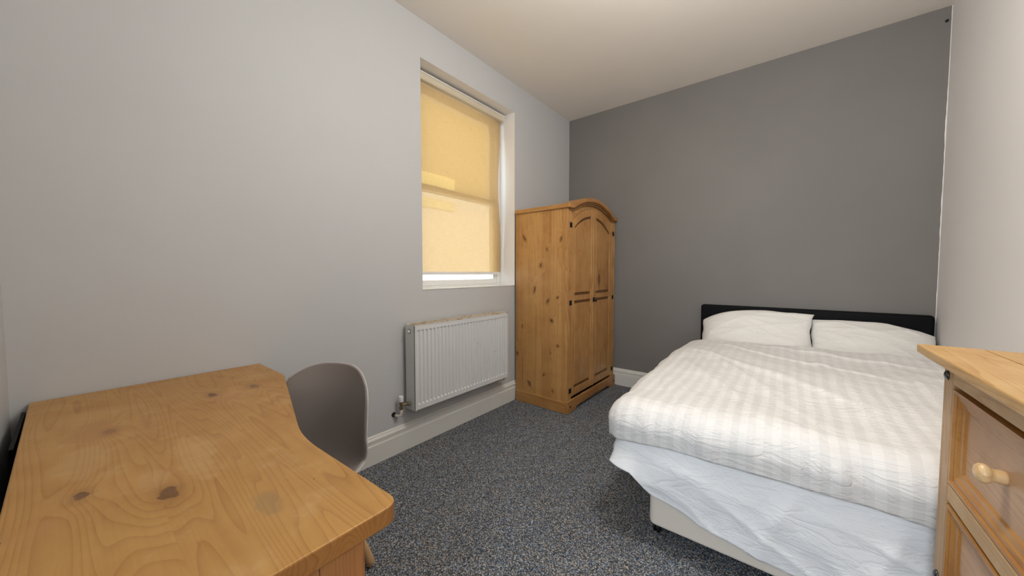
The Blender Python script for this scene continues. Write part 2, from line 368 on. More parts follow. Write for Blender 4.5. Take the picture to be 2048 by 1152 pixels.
# ------------------------------------------------------------------ window
win = bpy.data.objects.new('window_1', None); COL.objects.link(win); win.location = (XW-.2, 2.05, WZ0); win['kind'] = 'structure'
XF = XW-.175
f = MB()
f.box(XF-.10, XF, WY0, WY0+.05, WZ0, WZ1); f.box(XF-.10, XF, WY1-.05, WY1, WZ0, WZ1)
f.box(XF-.10, XF, WY0+.05, WY1-.05, WZ1-.05, WZ1); f.box(XF-.10, XF, WY0+.05, WY1-.05, WZ0, WZ0+.018)
obj('window_frame', f, M['plastic_white'], win, .004)
def sash(x0, x1, z0, z1, bot, top):
    m = MB(); y0, y1 = WY0+.05, WY1-.05; s = .05
    m.box(x0, x1, y0, y0+s, z0, z1); m.box(x0, x1, y1-s, y1, z0, z1); m.box(x0, x1, y0+s, y1-s, z0, z0+bot); m.box(x0, x1, y0+s, y1-s, z1-top, z1)
    s_ = obj('sash', m, M['plastic_white'], win, .004)
    g = MB(); xm = (x0+x1)/2; g.box(xm-.002, xm+.002, y0+s, y1-s, z0+bot, z1-top); obj('pane', g, M['glass'], s_)
sash(XF-.044, XF-.003, WZ0+.018, 1.875, .045, .04)
sash(XF-.088, XF-.048, 1.835, WZ1-.05, .04, .05)
lining = MB(); lining.box(XW-.174, XW+.0006, WY1-.0006, WY1-.0002, WZ0, WZ1); lining.box(XW-.174, XW+.0006, WY0+.0002, WY0+.0006, WZ0, WZ1); lining.box(XW-.174, XW+.0006, WY0, WY1, WZ1-.0006, WZ1-.0002)
structure('trim_2', lining, M['wall_r'])  # white reveal paint, colour lightened to offset the shade beside the blind
g = MB(); g.box(XW-.174, XW+.004, WY0+.0005, WY1-.0005, WZ0, WZ0+.006); obj('window_sill', g, M['plastic_white'], win, .002)

# ------------------------------------------------------------------ roller blind
XB = XW-.150
bl = thing('roller_blind', 'amber translucent roller blind drawn almost down over the window', 'blind', (XB, 2.05, 2.62))
mb = MB(); mb.tube([(XB+.012, WY0+.03, 2.630), (XB+.012, WY1-.03, 2.630)], .018, 20); obj('roller_tube', mb, M['blind'], bl, smooth=True)
mb = MB(); cx = XB+.018
mb.prism([(cx-.035, 2.605), (cx+.028, 2.600), (cx+.034, 2.612), (cx+.034, 2.642), (cx+.028, 2.652), (cx-.035, 2.652)], WY0+.004, WY1-.03, 'y')
cas = obj('cassette', mb, plain('beige_cassette', (.62, .55, .42), .4), bl, .003); cas['label'] = 'beige head rail'
mb = MB(); mb.tube([(cx+.036, WY0+.004, 2.648), (cx+.036, WY1-.03, 2.648)], .006, 10); obj('head_rail_strip', mb, plain('shiny_strip', (.80, .77, .70), .2), bl)
mb = MB(); mb.lathe([(.026, 0), (.028, .006), (.028, .014), (.020, .020)], (cx, WY1-.029, 2.626), 'y', 20); obj('end_bracket', mb, M['plastic_white'], bl, smooth=True)
def fab(u, v):
    z = 1.205+(2.602-1.205)*v
    e1 = WY1-.030-.045*math.sin(PI*min(1, (1-v)*1.15))**2*1.0-(.02 if v < .3 else 0)*(1-v/.3)*0
    y = WY0+.018+(e1-(WY0+.018))*u
    x = XB+.004+.012*math.sin(PI*v)*(u**3)+.0015*math.sin(u*9+v*3)
    return (x, y, z)
mb = MB(); mb.grid(40, 60, fab); fo = obj('blind_fabric', mb, M['blind'], bl, smooth=True)
mb = MB(); mb.box(XB-.003, XB+.012, WY0+.018, WY1-.058, 1.182, 1.206); obj('bottom_bar', mb, M['plastic_white'], bl, .003)
mb = MB(); yc = WY1-.022; pts = []
for i in range(150):
    z = 2.62-i*.0093
    for s_ in (0, 1):
        xx = XB+(.03 if s_ else -.012)
        t_ = max(0, (1.36-z)/.12)
        if z < 1.27: continue
        mb.lathe([(.0004, -.0022), (.0019, -.001), (.0019, .001), (.0004, .0022)], (xx, yc, z), 'z', 6)
for i in range(9):
    a_ = PI*i/8; mb.lathe([(.0004, -.0022), (.0019, -.001), (.0019, .001), (.0004, .0022)], (XB+.009+.021*math.cos(a_), yc, 1.262-.024*math.sin(a_)), 'z', 6)
ch = obj('bead_chain', mb, M['plastic_white'], bl); ch['kind'] = 'stuff'
mb = MB(); mb.box(XF-.0, XF+.008, WY1-.075, WY1-.052, 2.36, 2.385); mb.box(XF, XF+.008, WY1-.075, WY1-.052, 1.75, 1.765)

# ------------------------------------------------------------------ outside: facing house
XO = -5.2
hs = thing('neighbouring_house', 'sunlit house facing the window, seen through amber blind and clear gap beneath', 'house', (XO, 4, -3))
mb = MB(); mb.box(XO-.3, XO, -4, 14, -3, 2.72); obj('lower_wall', mb, plain('white_render', (.85, .83, .80), .8), hs)
mb = MB(); mb.box(XO-.3, XO, -4, 14, 2.72, 4.6); obj('upper_wall', mb, plain('yellow_brick', (.42, .32, .14), .8), hs)
mb = MB(); mb.box(XO, XO+.03, 3.5, 4.72, 2.8, 3.02); obj('window_lintel', mb, plain('lintel_cream', (.85, .72, .30), .8), hs)
mb = MB(); mb.box(XO, XO+.03, 3.5, 4.72, 2.40, 2.56); obj('window_ledge', mb, plain('ledge_cream', (.88, .80, .52), .8), hs)
mb = MB(); mb.box(-12, XW-.32, -6, 16, -3.1, -3); o_ = obj('ground', mb, plain('yard_paving', (.4, .39, .37), .9)); o_['kind'] = 'structure'

# ------------------------------------------------------------------ radiator
RY0, RY1, RZ0, RZ1, RXB, RXF = 1.365, 2.325, .292, .858, -1.985, -1.885
rad = thing('radiator', 'white fluted panel radiator with rusty top, mounted below the window', 'radiator', (RXB, (RY0+RY1)/2, RZ0))
NF = 29; pitch = (RY1-RY0-.03)/NF
def flute(u, v):
    y = RY0+.004+(RY1-RY0-.008)*u; z = RZ0+.004+(RZ1-RZ0-.008)*v
    q = (y-RY0-.015)/pitch; x = RXF
    if 0 < q < NF:
        fr = q-math.floor(q); g_ = max(0, min(1, (abs(fr-.5)-.19)/.09)); g_ = 1-g_
        e0 = (z-RZ0-.035)/.012; e1 = (RZ1-.035-z)/.010
        e = max(0, min(1, e0))*max(0, min(1, e1)); e = e*e*(3-2*e)
        x -= .0125*g_*e
    edge = min(u, 1-u)*(RY1-RY0)
    if edge < .006: x -= .004*(1-edge/.006)
    return (x, y, z)
mb = MB()
us = 29*14
# rows concentrated near the flute ends
rows = [0, .01, .03, .05]+[.054+.004*i for i in range(9)]+[.3, .5, .7]+[.915+.004*i for i in range(9)]+[.955, .97, .99, 1]
vs_ = [flute(i/us, r) for r in rows for i in range(us+1)]
fs = [(j*(us+1)+i, j*(us+1)+i+1, (j+1)*(us+1)+i+1, (j+1)*(us+1)+i) for j in range(len(rows)-1) for i in range(us)]
mb.add(vs_, fs)
radm = NT('fluted_panel_enamel'); o_ = radm.obj()
n_ = radm.noise(o_, 18, 3); n2 = radm.noise(o_, 3, 2)
radm.color(radm.mix(radm.math('MULTIPLY', radm.sstep(n_, .71, .75), radm.sstep(n2, .5, .62)), (.66, .67, .66), (.30, .17, .10))); radm.rough(.28)
obj('front_panel', mb, radm.m, rad, smooth=True)
mb = MB(); mb.box(RXF-.014, RXF-.010, RY0+.006, RY1-.006, RZ0+.006, RZ1-.006); obj('panel_back', mb, M['rad'], rad)
mb = MB(); mb.box(RXB, RXF+.002, RY0-.002, RY0+.002, RZ0, RZ1); mb.box(RXF-.006, RXF+.003, RY0-.002, RY0+.005, RZ0, RZ1)
obj('side_cover', mb, M['rad'], rad, .001)
mb = MB(); mb.box(RXB, RXF, RY1-.002, RY1+.002, RZ0, RZ1); obj('side_cover', mb, M['rad'], rad, .001)
mb = MB(); mb.box(RXB, RXB+.012, RY0+.006, RY1-.006, RZ0+.01, RZ1-.004); obj('rear_panel', mb, M['rad'], rad, .001)
mb = MB(); mb.box(RXB+.0, RXF-.002, RY0+.004, RY1-.004, RZ1-.006, RZ1-.002)
for i in range(46):
    y = RY0+.02+i*(RY1-RY0-.04)/46; mb.box(RXB+.022, RXF-.022, y, y+.008, RZ1-.002, RZ1+.0015)
mb.box(RXF-.012, RXF+.001, RY0, RY1, RZ1-.002, RZ1+.002); mb.box(RXB, RXB+.010, RY0, RY1, RZ1-.002, RZ1+.002)
tg = obj('top_grille', mb, M['rust'], rad); tg['label'] = 'rust-stained top grille'
mb = MB(); mb.lathe([(.013, 0), (.013, -.003), (.008, -.003), (.008, -.012), (.004, -.014)], (RXB+.045, RY0-.002, RZ1-.045), 'y', 16)
pl_ = obj('bleed_plug', mb, M['plastic_white'], rad, smooth=False)
mb = MB(); mb.lathe([(.016, -.0005), (.016, -.002)], (RXB+.045, RY0-.002, RZ1-.045), 'y', 20); obj('plug_hole', mb, M['glassy_hole'], rad)
# left valve
vx, vy = -1.965, RY0-.055
mb = MB(); mb.lathe([(.0135, 0), (.0145, .004), (.0145, .034), (.0125, .038)], (vx, vy, RZ0+.062), 'z', 24); va = obj('valve_cap', mb, M['plastic_white'], rad, smooth=False)
mb = MB(); mb.lathe([(.011, 0), (.014, .002), (.014, .014), (.010, .016), (.009, .03), (.012, .034), (.012, .046), (.010, .05)], (vx, vy, RZ0+.012), 'z', 12)
mb.tube([(vx, vy, RZ0+.042), (vx+.01, vy+.022, RZ0+.042), (vx+.022, RY0-.002, RZ0+.042)], .008, 12)
mb.lathe([(.013, 0), (.015, .003), (.015, .012), (.013, .015)], (vx+.022, RY0-.022, RZ0+.042), 'y', 6)
obj('valve_body', mb, M['brass'], rad)
mb = MB(); mb.tube([(vx, vy, RZ0+.014), (vx, vy, RZ0-.018), (vx-.003, vy-.004, RZ0-.03), (vx-.014, vy-.012, RZ0-.034), (XW+.014, vy-.022, RZ0-.030)], .0085, 12); obj('supply_pipe', mb, M['pipe'], rad, smooth=True)
mb = MB(); mb.lathe([(.016, 0), (.016, .0012)], (XW+.0008, vy-.025, RZ0-.028), 'x', 20); ph = obj('pipe_hole', mb, M['glassy_hole'], rad)
# right pipe
mb = MB(); ry = RY1+.012
mb.tube([(-1.93, ry, RZ0+.16), (-1.93, ry, RZ0+.03), (-1.93, ry, RZ0-.012), (-1.93, ry-.02, RZ0-.035), (-1.94, ry-.09, RZ0-.036)], .008, 10); obj('supply_pipe', mb, M['pipe'], rad, smooth=True)
mb = MB(); 
for z_ in (.10, .04):
    mb = MB(); mb.lathe([(.012, 0), (.012, .014)], (-1.93, ry, RZ0+z_), 'z', 10); obj('pipe_clip', mb, M['black_metal'], rad)

# ------------------------------------------------------------------ wardrobe
WX0, WXF = -1.988, -1.443          # back, front of carcass
WA, WB_ = 2.566, 3.564; YC = (WA+WB_)/2
wd = thing('wardrobe', 'tall honey pine two-door wardrobe with arched cornice in the back left corner', 'wardrobe', (-1.7, YC, 0))
def z_corn(t):
    t = abs(t)
    if t > .455: return 1.772
    R = .92; arc = lambda q: 1.882-(R-math.sqrt(R*R-q*q))
    if t < .37: return arc(t)
    k = (t-.37)/.085; a0 = arc(.37); sl = -.37/math.sqrt(R*R-.37**2)*.085
    h00 = 2*k**3-3*k**2+1; h10 = k**3-2*k**2+k; h01 = -2*k**3+3*k**2
    return h00*a0+h10*sl+h01*1.772
def z_door(t): R = .61; t = min(abs(t), .55); return 1.787-(R-math.sqrt(R*R-t*t))
def arch_band(mb, x0, x1, y0, y1, ztop, zbot, n=64):
    ys = [y0+(y1-y0)*i/n for i in range(n+1)]
    poly = [(y, ztop(y-YC)) for y in ys]+[(y, zbot(y-YC)) for y in reversed(ys)]
    vs_ = [(x0, a_, b_) for a_, b_ in poly]+[(x1, a_, b_) for a_, b_ in poly]; N = len(poly); fs = []
    for i in range(n): fs += [(i, i+1, N-2-i, N-1-i), (N+i, N+N-1-i, N+N-2-i, N+i+1)]
    fs += [(i, N+i, N+(i+1) % N, (i+1) % N) for i in range(N)]
    mb.add(vs_, fs)
# carcass
mb = MB(); mb.box(WX0, WXF-.022, WA, WA+.018, .02, 1.735); obj('side_panel', mb, M['pine_side'], wd, .001)
mb = MB(); mb.box(WX0, WXF-.022, WB_-.018, WB_, .02, 1.735); obj('side_panel', mb, M['pine_z'], wd, .001)
mb = MB(); mb.box(WX0, WX0+.008, WA+.02, WB_-.02, .02, 1.735); obj('back_panel', mb, M['pine_z'], wd)
for s_ in (0, 1):
    y0 = WA if s_ == 0 else WB_-.075
    mb = MB(); mb.box(WXF-.022, WXF, y0, y0+.075, .1, 1.735); mb.box(WXF, WXF+.003, y0+(.006 if s_ == 0 else .054), y0+(.021 if s_ == 0 else .069), .12, 1.72)
    obj('stile', mb, M['pine_z'], wd, .003)
mb = MB(); arch_band(mb, WXF-.022, WXF-.012, WA+.076, WB_-.076, lambda t: z_corn(t)-.042, lambda t: z_door(t)+.003)
obj('frieze', mb, M['pine_y'], wd)
mb = MB(); mb.box(WX0, WXF-.03, WA-.016, WB_+.012, 1.735, 1.772); obj('top_board', mb, M['pine_x'], wd, .006, seg=3)
mb = MB(); arch_band(mb, WXF-.12, WXF+.024, WA-.018, WB_+.014, z_corn, lambda t: z_corn(t)-.036); obj('cornice', mb, M['pine_y'], wd, .005, seg=3)
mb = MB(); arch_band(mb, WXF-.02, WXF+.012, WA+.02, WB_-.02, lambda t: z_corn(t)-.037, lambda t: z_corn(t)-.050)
arch_band(mb, WXF-.001, WXF+.005, WA+.06, WB_-.06, lambda t: z_corn(t)-.053, lambda t: z_corn(t)-.066); cm_ = obj('cornice_moulding', mb, M['pine_shade'], wd, .002); cm_['label'] = 'moulding under the cornice, shadow painted into its colour'
# plinth
mb = MB(); ya, yb = WA-.012, WB_+.012; n = 12
poly = [(ya, 0), (ya+.13, 0)]+[(ya+.13+.05*i/n, .03*(.5-.5*math.cos(PI*i/n))) for i in range(1, n+1)]+[(yb-.18+.05*i/n, .03*(.5+.5*math.cos(PI*i/n))) for i in range(0, n)]+[(yb-.13, 0), (yb, 0), (yb, .108), (ya, .108)]
mb.prism(poly, WXF-.004, WXF+.016, 'x'); obj('plinth_front', mb, M['pine_y'], wd, .005, seg=3)
mb = MB(); mb.box(WX0+.01, WXF-.005, ya, ya+.011, 0, .100); pe = obj('plinth_side', mb, M['pine_x'], wd, .004)
mb = MB(); mb.box(WX0+.01, WXF-.005, yb-.011, yb, 0, .100); obj('plinth_side', mb, M['pine_x'], wd, .004)
for y in (ya+.045, yb-.045):
    mb = MB(); mb.lathe([(.010, 0), (.010, .002), (.004, .004)], (WXF+.016, y, .055), 'x', 10); obj('plinth_stud', mb, M['black_metal'], wd)
def clover(c, x):
    m_ = MB(); pts = []
    for i in range(48):
        a_ = 2*PI*i/48; r = .019*(1+.20*math.cos(4*(a_-PI/4)))+.0035*math.cos(8*a_); pts.append((c[0]+r*math.cos(a_), c[1]+r*1.12*math.sin(a_)))
    m_.prism(pts, x, x+.004, 'x'); m_.lathe([(.006, .004), (.006, .008), (.003, .010)], (x, c[0], c[1]), 'x', 10)
    m_.tube([(x+.006, c[0], c[1]-.014), (x+.006, c[0], c[1]+.014)], .0035, 8); return m_
XD = WXF-.002
for side in (0, 1):
    y0, y1 = (WA+.078, YC-.0015) if side == 0 else (YC+.0015, WB_-.078)
    sw_ = .048
    mb = MB()
    # stiles follow the arch
    def stile(a_, b_):
        arch_band(mb, XD-.020, XD+.001, a_, b_, z_door, lambda t: .125, 6)
    stile(y0, y0+sw_); stile(y1-sw_, y1)
    ri0, ri1 = y0+sw_, y1-sw_
    mb.box(XD-.020, XD, ri0, ri1, .125, .185); mb.box(XD-.020, XD, ri0, ri1, .955, 1.0)
    arch_band(mb, XD-.020, XD, ri0, ri1, z_door, lambda t: z_door(t)-.068, 24)
    dr = obj('door', mb, M['pine_z'], wd, .0035)
    def zt2(t): return z_door(t)-.068
    m2 = MB(); arch_band(m2, XD-.019, XD-.014, ri0, ri1, zt2, lambda t: 1.0, 24); m2.box(XD-.019, XD-.014, ri0, ri1, .185, .955); gb = obj('panel_groove', m2, M['groove'], dr); gb['label'] = 'dark waxed groove round the door panels, recess shade painted in'
    m2 = MB(); arch_band(m2, XD-.0135, XD-.004, ri0+.014, ri1-.014, lambda t: zt2(t)-.022, lambda t: 1.024, 24); obj('upper_panel', m2, M['pine_z'], dr, .006)
    m2 = MB(); m2.box(XD-.0135, XD-.004, ri0+.014, ri1-.014, .212, .930); obj('lower_panel', m2, M['pine_z'], dr, .006)
    hy = y0-.028 if side == 0 else y1+.028
    for hz in (1.60, .942, .185): obj('hinge', clover((hy, hz), WXF+.0015), M['black_metal'], dr)
    if side == 0:
        m2 = MB(); m2.box(XD+.001, XD+.007, y1-.022, y1-.001, .126, 1.783); obj('closing_strip', m2, M['pine_z'], dr, .003)
        m2 = clover((y1-.008, .945), XD+.008); obj('key_plate', m2, M['black_metal'], dr)
        m2 = MB(); m2.tube([(XD+.012, y1-.008, .945), (XD+.03, y1-.008, .943)], .003, 8); m2.lathe([(.010, -.0015), (.010, .0015)], (XD+.032, y1-.008, .935), 'y', 14); obj('key', m2, M['black_metal'], dr)

# ------------------------------------------------------------------ desk
ZT = .758
dk = thing('desk', 'worn pine corner desk with angled front edge in the near left corner', 'desk', tuple(DESK0))
def rnd_poly(pts, rads, n=8):
    out = []
    for i, p_ in enumerate(pts):
        r = rads[i]
        if r <= 0: out.append(p_); continue
        P0, P1, P2 = Vector(pts[i-1]), Vector(p_), Vector(pts[(i+1) % len(pts)])
        a_, b_ = (P0-P1).normalized(), (P2-P1).normalized()
        A_, B_ = P1+a_*r, P1+b_*r
        for k in range(n+1):
            t = k/n; q = A_*(1-t)**2+P1*2*t*(1-t)+B_*t*t; out.append((q.x, q.y))
    return out
top = rnd_poly([(-2.008, -.106), (-.578, -.092), (-.578, .381), (-1.02, .370), (-1.70, .556), (-2.008, .553)], [0, .012, .035, .10, .02, 0])
mb = MB(); mb.prism(top, ZT-.036, ZT, 'z'); obj('tabletop', mb, M['desk_top'], dk, .003, seg=2)
mb = MB(); XP = -.586
mb.box(XP-.020, XP, .235, .312, .0, ZT-.037); mb.box(XP-.020, XP, -.080, -.010, .0, ZT-.037); mb.box(XP-.020, XP, -.010, .235, ZT-.08, ZT-.037); mb.box(XP-.020, XP, -.010, .235, .0, .09)
ep = obj('end_frame', mb, M['desk_side'], dk, .003)
mb = MB(); mb.box(XP-.016, XP-.010, -.010, .235, .09, ZT-.08); mb.box(XP-.010, XP-.004, .010, .215, .11, ZT-.10); obj('end_panel', mb, M['desk_side'], ep, .003)
mb = MB(); mb.box(-1.985, -1.965, -.08, .50, 0, ZT-.037); obj('side_panel', mb, M['desk_side'], dk, .003)
mb = MB(); mb.box(-1.963, XP-.022, -.08, -.062, .25, ZT-.037); obj('back_panel', mb, M['desk_side'], dk, .003)
mb = MB(); mb.box(-.61, -.59, -.06, .31, ZT-.037, ZT-.036)

# black board leaning in the gap between desk and wall
mb = MB(); mb.box(-1.985, -1.585, -.120, -.112, 0, .735)
tag(obj('black_board', mb, M['leather'], loc=(-1.7, -.13, 0)), 'black board standing in the narrow gap between desk and near wall', 'board')

# ------------------------------------------------------------------ chair
CH = Vector((-1.355, .44, 0)); ca = math.radians(24)
chair = thing('desk_chair', 'grey moulded shell chair with wooden dowel legs pushed up to the desk', 'chair', (0, 0, 0))
prof = [(-.235, .425), (-.222, .446), (-.18, .455), (-.08, .445), (.03, .438), (.11, .442), (.165, .465), (.195, .51), (.212, .57), (.226, .64), (.240, .71), (.250, .755), (.258, .795), (.263, .822)]
wid = [.165, .19, .205, .215, .214, .206, .206, .210, .216, .212, .206, .198, .190, .182]
def interp(arr, t):
    t = t*(len(arr)-1); i = min(int(t), len(arr)-2); k = t-i
    p0 = arr[max(i-1, 0)]; p1 = arr[i]; p2 = arr[i+1]; p3 = arr[min(i+2, len(arr)-1)]
    def cr(a_, b_, c_, d_): return .5*((2*b_)+(-a_+c_)*k+(2*a_-5*b_+4*c_-d_)*k*k+(-a_+3*b_-3*c_+d_)*k**3)
    return tuple(cr(*q) for q in zip(p0, p1, p2, p3)) if isinstance(p0, tuple) else cr(p0, p1, p2, p3)
def shell(u, v):
    y, z = interp(prof, v); w_ = interp(wid, v); s_ = (u-.5)*2
    bk = max(0, min(1, (v-.42)/.2)); up = 1-bk
    e = abs(s_)
    z += up*.035*e**3*max(0, min(1, v*5)); y -= bk*(.07*e**2.2)
    z += bk*.0
    k_ = max(0, min(1, (v-.72)/.28)); z -= .055*(e**3.2)*k_*k_*(3-2*k_)
    return (w_*s_, y, z)
mb = MB(); mb.grid(28, 52, shell); sh = obj('seat_shell', mb, M['chair'], chair, smooth=True)
so_ = sh.modifiers.new('thick', 'SOLIDIFY'); so_.thickness = .007; so_.offset = -1
mb = MB(); rim = [shell(0, v/40) for v in range(41)]+[shell(u/20, 1) for u in range(21)]+[shell(1, 1-v/40) for v in range(41)]+[shell(1-u/20, 0) for u in range(21)]
mb.tube(rim, .0042, 8, cap=False); obj('shell_rim', mb, plain('lit_rim_plastic', (.46, .43, .41), .4), chair, smooth=True)  # paler rim colour carries the light on the shell's curved edge
tops = [(-.12, -.13), (.12, -.13), (-.12, .10), (.12, .10)]; feet = [(-.215, -.235), (.215, -.235), (-.165, .235), (.160, .235)]
for (a_, b_), (c_, d_) in zip(tops, feet):
    mb = MB(); P0 = Vector((a_, b_, .415)); P1 = Vector((c_, d_, 0.006))
    mb.tube([P0.lerp(P1, t) for t in (0, .25, .5, .75, .9, .98, 1)], [.012, .013, .0135, .016, .018, .016, .010], 14); obj('leg', mb, M['dowel'], chair, smooth=True)
mb = MB(); P = [Vector((a_, b_, .40)).lerp(Vector((c_, d_, .0)), .45) for (a_, b_), (c_, d_) in zip(tops, feet)]; T = [Vector((a_, b_, .405)) for a_, b_ in tops]
for i, j in ((0, 1), (1, 3), (3, 2), (2, 0)): mb.tube([P[i], T[j]], .003, 6); mb.tube([T[i], P[j]], .003, 6); mb.tube([T[i], T[j]], .005, 6)
mb.lathe([(.018, 0), (.018, .012)], (0, 0, .412), 'z', 12)
obj('wire_brace', mb, M['black_metal'], chair)
chair.location = CH; chair.rotation_euler = (0, 0, ca)

# ------------------------------------------------------------------ bed
BX0, BX1, BY0, BY1 = -.47, .735, 1.59, 3.53
bed = thing('divan_bed', 'cream fabric divan bed base on castors with black headboard against grey wall', 'bed', (.13, 2.56, 0))
def rbox(x0, x1, y0, y1, z0, z1, r, n=6):
    poly = []
    for cx_, cy_, a0 in ((x1-r, y1-r, 0), (x0+r, y1-r, 90), (x0+r, y0+r, 180), (x1-r, y0+r, 270)):
        for k in range(n+1):
            a_ = math.radians(a0+90*k/n); poly.append((cx_+r*math.cos(a_), cy_+r*math.sin(a_)))
    return MB().prism(poly, z0, z1, 'z')
obj('base', rbox(BX0, BX1, BY0, 2.555, .062, .335, .03), M['ticking'], bed, .012, seg=3)
obj('base', rbox(BX0, BX1, 2.56, BY1, .062, .335, .03), M['ticking'], bed, .012, seg=3)
for cx_, cy_ in ((BX0+.035, BY0+.06), (BX1-.05, BY0+.06), (BX0+.035, 2.9), (BX1-.05, 2.9)):
    mb = MB(); mb.lathe([(.020, -.009), (.025, -.007), (.025, .007), (.020, .009)], (cx_-.004, cy_, .025), 'x', 20); mb.lathe([(.018, -.021), (.0245, -.019), (.0245, -.012), (.018, -.010)], (cx_-.004, cy_, .025), 'x', 20)
    cs = obj('castor', mb, M['black_metal'], bed)
    mb = MB(); mb.tube([(cx_, cy_, .064), (cx_, cy_, .050)], .009, 10); mb.box(cx_-.014, cx_+.014, cy_-.018, cy_+.018, .047, .053); mb.box(cx_-.0105, cx_-.0075, cy_-.016, cy_+.016, .02, .05)
    obj('castor_fork', mb, M['steel'], cs)
# headboard: padded panel
def padded(x0, x1, y0, y1, z0, z1):
    m_ = MB(); r = .022
    pts = []
    for cx_, cz_, a0 in ((x1-r, z1-r, 0), (x0+r, z1-r, 90), (x0+r, z0+r, 180), (x1-r, z0+r, 270)):
        for k in range(7):
            a_ = math.radians(a0+90*k/6); pts.append((cx_+r*math.cos(a_), cz_+r*math.sin(a_)))
    m_.prism(pts, y0, y1, 'y'); return m_
obj('headboard', padded(-.615, .772, 3.545, 3.598, .42, .912), M['leather'], bed, .014, seg=4)
for x in (-.3, .45):
    mb = MB(); mb.box(x-.025, x+.025, 3.56, 3.58, .02, .45); obj('headboard_leg', mb, M['black_metal'], bed, .002)
mt = rbox(-.53, .765, 1.60, 3.535, .337, .512, .06)
tag(obj('mattress', mt, M['mattress'], bevel=.02, seg=3, loc=(.13, 2.56, .337)), 'white mattress lying on the divan base under the bedding', 'mattress')

def fbm(x, y, z, sc): return noise.noise(Vector((x*sc, y*sc, z*sc)))
def ridged(x, y, s_): return (1-abs(noise.noise(Vector((x, y, s_)))))**6
EX, EY, RB = -.553, 1.612, .105      # where the duvet turns over
CREASES = [((-.55, 2.75), (.30, 1.95), .016, .030), ((-.45, 2.95), (.55, 2.45), .012, .025), ((-.52, 2.45), (-.10, 1.72), .014, .035), ((-.35, 2.55), (.15, 1.62), .012, .03),
           ((.12, 2.9), (.30, 1.75), .014, .022), ((.45, 2.75), (.62, 1.8), .010, .03), ((-.20, 3.05), (.70, 2.85), .010, .02), ((-.58, 2.1), (-.35, 1.60), .012, .03)]
def creases(x, y):
    h = 0
    for (ax, ay), (bx, by), amp, wd_ in CREASES:
        dx, dy = bx-ax, by-ay; L2 = dx*dx+dy*dy; t = ((x-ax)*dx+(y-ay)*dy)/L2
        side = ((x-ax)*dy-(y-ay)*dx)/math.sqrt(L2)+.025*noise.noise(Vector((t*3, ax*7, 1)))
        f = math.sin(PI*max(0, min(1, t)))**.6
        wl = wd_*(.5 if side > 0 else 1.8)
        h += amp*f*math.exp(-(side/wl)**2)
    return h
def duvet(u, v, off=0.):
    # arc-length coordinates: a<0 beyond left edge, b<0 beyond foot edge
    La, Lb = .27, .225
    a_ = -La+(La+(.772-EX))*u**1.0; b_ = -Lb+(Lb+(3.21-EY))*v
    oa, ob = max(0, -a_), max(0, -b_)
    # rounded-square norm
    qa, qb = oa/La, ob/Lb; m_ = max(qa, qb)
    L_ = (La*qa+Lb*qb)/(qa+qb) if qa+qb > 0 else 1
    d = m_*L_*(1.0 if min(qa, qb) == 0 else 1.0-.10*min(qa, qb))
    nx, ny = -qa, -qb; nl = math.hypot(nx, ny)
    if nl > 0: nx /= nl; ny /= nl
    bx = EX+max(0, a_); by = EY+max(0, b_)
    r = RB-off
    ang = d/RB
    if ang < PI/2: hx = r*math.sin(ang); dz = RB-r*math.cos(ang)
    else: hx = r-(.012*(ang-PI/2)); dz = RB+(d-RB*PI/2)
    # edge line itself is slightly pillowy
    ztop = .615+.045*max(0, min(1, (by-1.8)/1.3))
    cx_ = min(1, (bx-EX)/.5); puff = .018*math.sin(PI/2*cx_)
    x = bx+nx*hx; y = by+ny*hx; z = ztop+puff-dz
    # folds
    topk = max(0, 1-d/.12)
    X_, Y_ = x, y
    dia = X_*.80+Y_*.60; crs = -X_*.60+Y_*.80
    dia2 = X_*.45-Y_*.89; crs2 = X_*.89+Y_*.45
    wv = .020*(fbm(X_, Y_, 0, 2.3))+.011*ridged(dia2*1.2, crs2*6.5, 2.7)*(.5+.5*noise.noise(Vector((X_*2, Y_*2, 9))))+.006*fbm(X_, Y_, 4, 8)
    wv += .012*ridged(dia2*.8+3, crs2*3.4+1, 5.2)
    wv += creases(X_, Y_)
    if d > 0:
        s_ = (x+y*0 if qb >= qa else -y)
        amp = min(1, d/.12)
        wv += amp*(.012*noise.noise(Vector((s_*9, z*3+s_*4, 1.3)))+.008*noise.noise(Vector((s_*22, z*6+s_*8, 7))))
    k = min(1, d/RB)
    x += nx*wv*k; y += ny*wv*k*.8; z += wv*(1-.75*k)*1.0
    if v > .93:
        t = (v-.93)/.07; z -= .05*t*t
    # hem waviness
    if d > .17: z += .010*noise.noise(Vector((x*4, y*4, 2)))*(d-.17)/.06
    x = min(x, .775)
    return (x, y, z)
mb = MB(); mb.grid(190, 210, duvet)
du = obj('duvet', mb, M['duvet'], smooth=True, loc=(.1, 2.4, .6))
sm = du.modifiers.new('thick', 'SOLIDIFY'); sm.thickness = .028; sm.offset = -1
tag(du, 'puffy white duvet with satin stripes spread over the bed', 'duvet')

